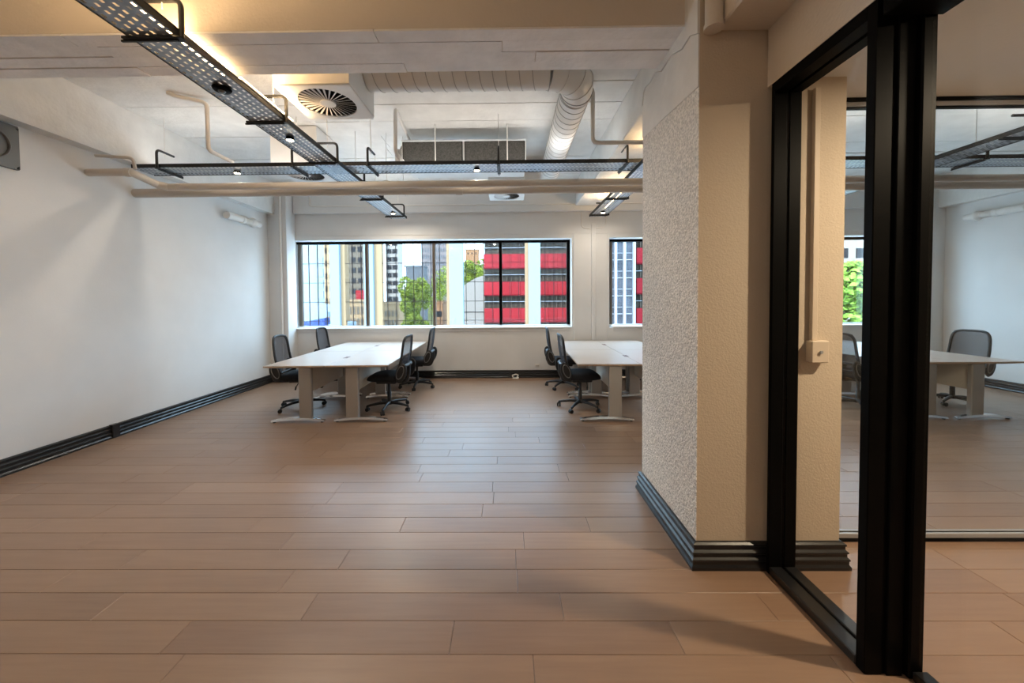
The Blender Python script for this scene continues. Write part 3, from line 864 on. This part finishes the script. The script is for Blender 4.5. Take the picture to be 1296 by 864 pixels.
diffuser(-.30, 5.90, .58, .50, 3.25, 'white box with round swirl vent beyond the pipes, beside the big duct')
diffuser(-3.03, 4.76, .60, .55, 3.25, 'white box with round swirl vent beyond the crossing trays, near left wall')
diffuser(3.0, 5.7, .58, .5, 3.25, 'white box with round swirl vent right of the column')

DR = .15; DZc = 3.58
DU = empty('spiral_duct', (.68, 3.35, DZc))
def du(m, name, ma='duct_paint'):
    o = m.build(name, ma, DU); o.location = (-.68, -3.35, -DZc); return o
YC, XC = 3.35, .68
du(MB().tube([(-1.235, YC, DZc), (.38, YC, DZc)], DR, 32), 'cross_run')
# segmented elbow
el = []
for k in range(5):
    a = pi / 2 * k / 4
    el.append((.38 + .30 * sin(a), YC + .30 * (1 - cos(a)), DZc))
du(MB().tube(el, DR + .004, 32), 'elbow')
du(MB().tube([(XC, YC + .30, DZc), (XC, 5.90, DZc)], DR, 32), 'long_run')
du(MB().tube([(XC, 5.88, DZc), (XC - .02, 6.02, DZc), (XC - .12, 6.13, DZc), (XC - .24, 6.15, DZc)], DR + .003, 32), 'end_elbow')
du(MB().tube([(XC - .24, 6.15, DZc), (.285, 6.15, DZc)], DR, 32), 'end_run')
def ringx(x): return [(x, YC + (DR + .001) * cos(2 * pi * k / 32), DZc + (DR + .001) * sin(2 * pi * k / 32)) for k in range(32)]
def ringy(y, r=DR + .001): return [(XC + r * cos(2 * pi * k / 32), y, DZc + r * sin(2 * pi * k / 32)) for k in range(32)]
x = -1.13
while x < .36:
    pts = [(x + .0 + .05 * sin(0), 0, 0)]
    ring = [(x + .03 * cos(2 * pi * k / 32), YC + (DR + .0005) * cos(2 * pi * k / 32), DZc + (DR + .0005) * sin(2 * pi * k / 32)) for k in range(32)]
    du(MB().tube(ring, .004, 5, closed=True), 'seam', 'duct_seam'); x += .115
y = YC + .36
while y < 5.85:
    ring = [(XC + (DR + .0005) * cos(2 * pi * k / 32), y + .02 * cos(2 * pi * k / 32), DZc + (DR + .0005) * sin(2 * pi * k / 32)) for k in range(32)]
    du(MB().tube(ring, .004, 5, closed=True), 'seam', 'duct_seam'); y += .115
for k in range(5):
    a = pi / 2 * k / 4; c = Vector(el[k]); t = Vector((cos(a), sin(a), 0)); nn = Vector((-sin(a), cos(a), 0))
    ring = [c + nn * ((DR + .006) * cos(2 * pi * j / 32)) + Vector((0, 0, (DR + .006) * sin(2 * pi * j / 32))) for j in range(32)]
    du(MB().tube(ring, .004, 6, closed=True), 'collar', 'grey_plastic' if k in (0, 4) else 'duct_paint')
du(MB().tube(ringy(3.72), .006, 6, closed=True), 'collar', 'galv')
tag(DU, 'large white spiral duct with an elbow, running to the window', 'duct')

# ---- air handling unit
A = empty('air_unit', (-.555, 4.78, 3.30))
W2 = .80
MB().bbox(-W2, W2, .02, .62, .02, .300, .006).build('casing', 'duct_paint', A)
MB().bbox(-W2, W2, .0, .03, .280, .300, .003).build('top_lip', 'galv', A)
MB().bbox(-W2, W2, -.005, .03, .0, .022, .003).build('bottom_lip', 'duct_paint', A)
for a, b in ((-W2 + .015, -.012), (.012, W2 - .015)):
    fr = MB().bbox(a, b, .004, .02, .022, .280, .004).build('filter_frame', 'dark_void', A)
    MB().bbox(a + .012, b - .012, -.004, .006, .030, .273, .004).build('filter', 'filter_grey', fr)
MB().bbox(-W2 - .09, -W2 - .008, .03, .20, .03, .20, .004).build('control_box', 'grey_steel', A)
for x in (-.36, .56):
    MB().tube([(x, -.012, -.06), (x, -.012, .487)], .009, 8).build('hanger_rod', 'pipe_white', A)
MB().tube(bend([(-W2 - .04, .1, .2), (-W2 - .02, .1, .27), (-W2 + .06, .1, .29), (-W2 + .1, .12, .25)], .03), .008, 6).build('hose', 'black_plastic', A)
tag(A, 'flat ceiling air unit with two dark grey filters facing the room', 'air conditioner')
for i, (x, y) in enumerate(((-1.62, 5.0), (-1.42, 5.1))):
    T = empty('valve', (x, y, 2.99))
    MB().lathe([(.035, 0), (.05, .02), (.05, .05), (.03, .07), (.03, .12), (.045, .13), (.045, .16), (.015, .17)], 14).build('body', 'pipe_white', T)
    MB().tube([(0, 0, .16), (0, 0, ZS - .014 - 2.99)], .004, 6).build('rod', 'pipe_white', T)
    MB().tube([(0, 0, .01), (0, 4.53 - y + .07, -.02)], .02, 8).build('branch', 'pipe_white', T)
    tag(T, ['rounded white valve on the pipe left of the air unit', 'rounded white valve next to the air unit control box'][i], 'valve')

# ---- vent on the left wall
V = empty('wall_vent', (XL, 3.24, 2.98))
f = MB(); n = 36; hw, hh, R0 = .19, .19, .135
for xx in (.018, .03):
    sq = []
    for k in range(n):
        a = 2 * pi * k / n; c, s_ = cos(a), sin(a); q = 1 / max(abs(c), abs(s_)); sq.append((c * q * hw, s_ * q * hh))
    f.add([(xx, R0 * cos(2 * pi * k / n), R0 * sin(2 * pi * k / n)) for k in range(n)] + [(xx, a, b) for a, b in sq], [(k, (k + 1) % n, n + (k + 1) % n, n + k) for k in range(n)])
f.build('plate', 'vent_grey', V)
MB().bbox(0, .03, -hw, hw, hh - .004, hh + .012, .002).bbox(0, .03, -hw, hw, -hh - .008, -hh, .002).bbox(0, .03, hw - .002, hw + .004, -hh, hh, .001).bbox(0, .03, -hw - .004, -hw + .002, -hh, hh, .001).build('edge', 'vent_grey', V)
MB().lathe([(R0, .012), (R0, .034), (R0 - .008, .034), (R0 - .012, .014)], 36, axis='X').build('collar', 'vent_grey', V)
MB().lathe([(R0 - .002, .012), (.001, .012)], 36, axis='X').build('back_disc', 'white_paint', V)
tag(V, 'square grey metal vent plate with a round opening on the left wall', 'vent')

# ---- odds and ends on the window wall
T = empty('wall_outlet', (.57, YB - .001, .245))
MB().bbox(-.045, .045, -.03, 0, -.02, .02, .004).build('body', 'white_plastic', T)
MB().bbox(-.03, .03, -.034, -.03, -.004, .004, .001).build('slot', 'grey_plastic', T)
tag(T, 'small white outlet low on the wall between the two clusters', 'outlet')
T = empty('plug', (.14, YB - .10, 0))
MB().bbox(-.06, .06, -.03, .03, 0, .018, .006).build('plate', 'white_plastic', T)
MB().tube(bend([(-.05, 0, .03), (-.07, 0, .06), (0, 0, .085), (.06, 0, .07), (.02, 0, .03), (.06, 0, .018)], .03), .011, 8).build('coil', 'white_plastic', T)
tag(T, 'small white cable end lying on the floor by the black baseboard', 'cable')

# ================================================================ OUTSIDE
ZG = -10.0
def far_mats():
    mat('bounce_street', (0.5000, 0.5000, 0.5000), .9, spec=.1)  # street made pale to bounce daylight up to the ceiling
    mat('pale_blue', (0.1512, 0.1980, 0.2376), .85, spec=.06)
    mat('pale_cyan', (0.1920, 0.2400, 0.2544), .85, spec=.06)
    mat('ochre', (0.2208, 0.1440, 0.0816), .85, spec=.06)
    mat('beige_stone', (0.2112, 0.1584, 0.1056), .85, spec=.06)
    mat('tower_white', (0.2208, 0.1968, 0.1776), .85, spec=.06)
    mat('tower_brown', (0.0960, 0.0744, 0.0552), .85, spec=.06)
    mat('tower_grey', (0.0624, 0.0624, 0.0672), .85, spec=.06)
    mat('tower_pink', (0.1056, 0.0864, 0.0840), .85, spec=.06, noise=(.4, .3))
    mat('far_window', (0.0175, 0.0175, 0.0195), .85, spec=.06)
    mat('brown_glass', (0.0360, 0.0278, 0.0216), .85, spec=.06, noise=(1.2, .5))
    mat('blue_glass', (0.0480, 0.0552, 0.0696), .85, spec=.06, noise=(.8, .4))
    mat('red_panel', (.190, .0125, .0165), .85, spec=.06, rnd=.08)
    mat('red_line', (0.0900, 0.0060, 0.0090), .85, spec=.06)
    mat('facade_line', (0.0135, 0.0105, 0.0105), .85, spec=.06)
    mat('fin_white', (0.2496, 0.2640, 0.2880), .85, spec=.06)
    mat('leaf', (0.1250, 0.1500, 0.0180), .85, spec=.06, noise=(1.5, .45))
    mat('leaf_bright', (0.1870, 0.3190, 0.0495), .85, spec=.06, noise=(2.5, .4))
    mat('bark', (0.0384, 0.0240, 0.0144), .85, spec=.06)
    mat('hill_green', (0.0576, 0.0600, 0.0240), .85, spec=.06, noise=(.12, .5))
    mat('roof_blue', (0.0288, 0.0480, 0.1536), .85, spec=.06)
    mat('roof_pale', (0.1824, 0.2208, 0.2496), .85, spec=.06)
    mat('house_orange', (0.1920, 0.0960, 0.0480), .85, spec=.06)
    mat_glass('facade_glass', (.98, .98, .98), .003)
far_mats()
struct(MB().box(-260, 260, 9, 420, ZG - .5, ZG).build('ground', 'bounce_street'), 'grey street ground far below the windows', 'ground')

def building(name, x0, x1, y0, y1, ztop, wall, label, wins=None, wmat='far_window', zlist=None, extra=None, cat='building'):
    T = empty(name, ((x0 + x1) / 2, y0, ZG))
    def b(m, n, ma, par=T):
        o = m.build(n, ma, par)
        if par is T: o.location = (-(x0 + x1) / 2, -y0, -ZG)
        return o
    b(MB().box(x0, x1, y0, y1, ZG, ztop), 'walls', wall)
    b(MB().box(x0 - .15, x1 + .15, y0 - .15, y1, ztop, ztop + .4), 'parapet', wall)
    if wins:
        for (a, c, z0, z1) in wins:
            fr = b(MB().box(a, c, y0 - .06, y0 + .02, z0, z1), 'window', wmat)
    if extra: extra(b)
    tag(T, label, cat)
    return T
def grid(x0, x1, nx, z0, nz, dz, w, h):
    return [(x0 + (x1 - x0) * (i + .5) / nx - w / 2, x0 + (x1 - x0) * (i + .5) / nx + w / 2, z0 + dz * j, z0 + dz * j + h) for i in range(nx) for j in range(nz)]
PXX = lambda px, Y: (px - 643) * Y / 468
PZZ = lambda py, Y: EYE + (380 - py) * Y / 468

# glazed facade across the street : pale piers, thin dark grid, clear glass standing in for mirror glass
F = empty('glazed_facade', (-5, 22, ZG)); FY = 22
def fb(m, n, ma):
    o = m.build(n, ma, F); o.location = (5, -FY, -ZG); return o
piers = [(-10.45, -9.9), (-8.45, -7.9), (-3.42, -2.62), (1.22, 1.90)]
ZF = 8.0
for a, c in piers: fb(MB().box(a, c, FY - .35, FY + .1, ZG, ZF), 'pier', 'pale_blue')
for a, c in ((-9.9, -9.65), (-7.9, -7.45), (-3.62, -3.42), (1.02, 1.22)): fb(MB().box(a, c, FY - .12, FY + .1, ZG, ZF), 'pier_return', 'ochre')
proto = None; x = -13.4
while x < 3.8:
    if not any(a - .05 < x < c + .05 for a, c in piers):
        if proto is None: proto = fb(MB().box(-.015, .015, -.06, .0, 0, ZF - ZG), 'mullion', 'facade_line'); o = proto
        else: o = proto.copy(); COL.objects.link(o)
        o.location = (x + 5, 0, 0)
    x += .52
z = -3.1
while z < ZF:
    fb(MB().box(-13.4, 3.8, FY - .05, FY - .01, z, z + .032), 'transom', 'facade_line'); z += 1.14
bays = [-13.4] + [v for p in piers for v in p] + [3.8]
for a, c in zip(bays[::2], bays[1::2]): fb(MB().box(a, c, FY, FY + .02, ZG, ZF), 'pane', 'facade_glass')
tag(F, 'glazed grid facade across the street with pale blue piers', 'building')

# solid buildings standing in for the facade's mirror reflections, left window
building('office_block', -24.5, -19.9, 40, 42, 16, 'pale_cyan', 'pale cyan block at the left end of the left window',
         [(-20.9, -20.0, 1.55 + (380 - y) * 40 / 468 - .9, 1.55 + (380 - y) * 40 / 468) for y in (325, 339, 353, 367, 381)], wmat='roof_pale')
def hutx(b): b(MB().prism([(-19.2, 0.0), (-16.4, .1), (-16.4, .55), (-17.6, 1.25), (-19.2, .7)], 'Y', 33.5, 36), 'pitched_roof', 'roof_pale'); b(MB().prism([(-18.4, -.75), (-16.2, -.9), (-16.2, .05), (-18.4, -.35)], 'Y', 32.4, 33.4), 'awning', 'roof_blue')
building('low_building', -19.2, -15.6, 33, 37.5, -.95, 'roof_pale', 'low pale building with blue awning under the cyan block', extra=hutx)
building('narrow_tower', -18.9, -18.05, 38, 42, 14, 'ochre', 'narrow ochre tower with small dark windows', grid(-18.9, -18.05, 2, -4, 13, 1.3, .16, .6), wmat='far_window')
def redp(b): b(MB().box(-22.6, -21.3, 54.8, 55.0, PZZ(380, 55), PZZ(367, 55)), 'red_sign', 'red_panel')
building('apartment_tower', -25.2, -21.3, 55, 57, 17, 'tower_brown', 'brown apartment tower with rows of dark windows', grid(-24.4, -21.5, 3, 2.6, 9, 1.55, .62, .75), extra=redp)
building('podium', -23.2, -19.4, 53, 54.7, PZZ(382, 50), 'ochre', 'low ochre podium in front of the brown apartment tower', grid(-23.0, -19.6, 6, -5.5, 4, 1.7, .35, 1.1), wmat='tower_brown')
building('apartment_tower', -23.1, -20.7, 70, 73, 17, 'tower_white', 'white apartment tower with two columns of dark windows', grid(-23.0, -20.8, 2, 1.4, 10, 1.5, .95, .85))
building('tower_wing', -24.7, -23.3, 68.3, 69.4, 17, 'ochre', 'plain ochre wing joined to the white apartment tower', grid(-24.6, -23.4, 3, -3, 11, 1.9, .1, 1.6), wmat='tower_brown')
building('podium', -22.6, -18.6, 63, 66, PZZ(385, 60), 'ochre', 'low ochre podium in front of the white apartment tower', grid(-22.4, -18.8, 6, -6, 4, 1.6, .35, 1.0), wmat='tower_brown')
building('office_tower', -29.2, -20.0, 125, 140, 34, 'tower_pink', 'tall pinkish grey tower behind the tree', grid(-29.0, -20.3, 10, 4, 13, 2.3, .45, 1.2), wmat='tower_grey')
T = building('office_block', -27.6, -22.6, 100, 104, PZZ(338, 100), 'tower_grey', 'dark grey block left of the pinkish tower')
building('curved_hall', -7.4, -3.0, 56, 64, PZZ(395, 56), 'tower_white', 'white hall with curved roof left of the red building',
         extra=lambda b: b(MB().prism([(-7.4 + 4.4 * t, PZZ(395, 56) + (PZZ(349, 56) - PZZ(395, 56)) * (.62 + .38 * sin(pi / 2 * t))) for t in [k / 10 for k in range(11)]] + [(-3.0, PZZ(396, 56)), (-7.4, PZZ(396, 56))], 'Y', 56.0, 63), 'curved_roof', 'tower_white'))
def lowrise(x0, x1, y, zt, ma, label): building('house', x0, x1, y, y + 6, zt, ma, label, grid(x0 + .2, x1 - .2, 3, zt - 2.2, 1, 2, .5, .9))
lowrise(PXX(590, 185), PXX(606, 185), 185, PZZ(317, 185), 'house_orange', 'orange house high on the hill between the trees')
lowrise(PXX(549, 60), PXX(560, 60), 60, PZZ(384, 60), 'house_orange', 'low orange building right of the big tree')

# hill
m = MB(); nx, ny = 40, 10
vs = []
random.seed(3)
for j in range(ny + 1):
    for i in range(nx + 1):
        x = -75 + 150 * i / nx; y = 110 + 130 * j / ny
        h = 28 * math.exp(-((x + 18) / 30) ** 2) * min(1, (j / ny) * 1.9) + random.uniform(-1, 1.2)
        vs.append((x, y, ZG + max(-.5, h) + 1.2 * (j > 0)))
m.add(vs, [(j * (nx + 1) + i, j * (nx + 1) + i + 1, (j + 1) * (nx + 1) + i + 1, (j + 1) * (nx + 1) + i) for j in range(ny) for i in range(nx)], True)
struct(m.build('hill', 'hill_green'), 'green wooded hill rising behind the city blocks', 'hill')

# red banded building
def red_building(x0, x1, y0, y1, label, curved=False):
    T = empty('banded_building', ((x0 + x1) / 2, y0, ZG))
    def b(m, n, ma):
        o = m.build(n, ma, T); o.location = (-(x0 + x1) / 2, -y0, -ZG); return o
    b(MB().box(x0 + .05, x1 - .05, y0 + .3, y1, ZG, 14), 'glazed_core', 'brown_glass')
    n = max(2, int((x1 - x0) / .95)); wdt = (x1 - x0) / n
    z = PZZ(408, 40) - 2.9 * 3
    while z < 14:
        for i in range(n):
            b(MB().bbox(x0 + i * wdt + .01, x0 + (i + 1) * wdt - .01, y0 - .25, y0 + .35, z, z + 1.46, .02), 'red_panel', 'red_panel')
        b(MB().box(x0, x1, y0 - .3, y0 + .3, z - .10, z), 'band_edge', 'red_line')
        b(MB().box(x0, x1, y0 - .02, y0 + .3, z + 2.15, z + 2.2), 'window_rail', 'fin_white')
        z += 2.9
    for i in range(n * 2 + 1):
        xx = x0 + i * wdt / 2
        b(MB().box(xx - .03, xx + .03, y0 + .18, y0 + .31, ZG, 14), 'window_bar', 'tower_brown')
    tag(T, label, 'building')
red_building(PXX(613, 40), PXX(728, 40), 40, 50, 'building with bright red bands and brown glazing, in the left window')
red_building(PXX(804, 36), PXX(900, 36), 36, 46, 'second red-banded building, in the right window beside the column')
# blue-grey glazed block with white fins
T = empty('finned_block', (12, 30, ZG)); x0, x1, y0 = PXX(755, 30), PXX(803, 30), 30
def nb(m, n, ma):
    o = m.build(n, ma, T); o.location = (-12, -30, -ZG); return o
nb(MB().box(x0, x1, y0, y0 + 6, ZG, 12), 'glazing', 'blue_glass')
for px in (767, 778, 789, 801): nb(MB().box(PXX(px, 30) - .09, PXX(px, 30) + .09, y0 - .3, y0, ZG, 12), 'fin', 'fin_white')
z = -2.6
while z < 12: nb(MB().box(x0, x1, y0 - .08, y0, z, z + .06), 'floor_line', 'fin_white'); nb(MB().box(x0, x1, y0 - .05, y0, z + .55, z + .59), 'floor_line', 'fin_white'); z += 1.45
tag(T, 'blue grey glazed block with slim white fins in the right window', 'building')

# trees
def tree(x, y, zc, rx, rz, ma, n, label, seed):
    random.seed(seed)
    T = empty('leafy_tree', (x, y, ZG))
    MB().tube([(0, 0, 0), (.1, 0, (zc - ZG) * .5), (0, 0, zc - ZG + rz * .3)], [.3, .24, .1], 8).build('trunk', 'bark', T)
    m = MB()
    lobes = [(random.uniform(-.55, .55) * rx, random.uniform(-.5, .5) * rx, random.uniform(-.75, .62) * rz, random.uniform(.38, .6)) for _ in range(16)]
    for lx, ly, lz, lr in lobes:
        for _ in range(n // 16):
            d = Vector((random.gauss(0, 1), random.gauss(0, 1), random.gauss(0, 1))).normalized() * random.uniform(.75, 1.0)
            c = Vector((lx + d.x * lr * rx * .8, ly + d.y * lr * rx * .8, zc - ZG + lz + d.z * lr * rz * .6))
            s_ = random.uniform(.10, .2) * rx / 2
            u = Vector((random.gauss(0, 1), random.gauss(0, 1), random.gauss(0, 1))).normalized(); v = u.orthogonal().normalized()
            m.add([c - u * s_, c + v * s_ * .6, c + u * s_, c - v * s_ * .6], [(0, 1, 2, 3)])
    o = m.build('foliage', ma, T); o['kind'] = 'stuff'
    tag(T, label, 'tree')
tree(PXX(524, 46), 46, 1.0, 2.1, 3.9, 'leaf', 6400, 'big round green tree in the left window', 11)
tree(PXX(1082, 18), 18, 1.4, 2.3, 2.9, 'leaf_bright', 6400, 'bright green tree seen through the glass partition', 12)
tree(PXX(556, 95), 95, 4.0, 3.0, 7.0, 'leaf', 3200, 'darker tree on the slope right of the big tree', 13)
tree(PXX(602, 90), 90, 8.6, 3.6, 3.2, 'leaf', 3200, 'tree above the curved white hall', 14)
building('office_block', 44, 60, 62, 72, PZZ(318, 62) + 6, 'tower_white', 'pale block above the bright green tree', grid(44.5, 59.5, 6, 2, 3, 3, 1.2, 1.6))
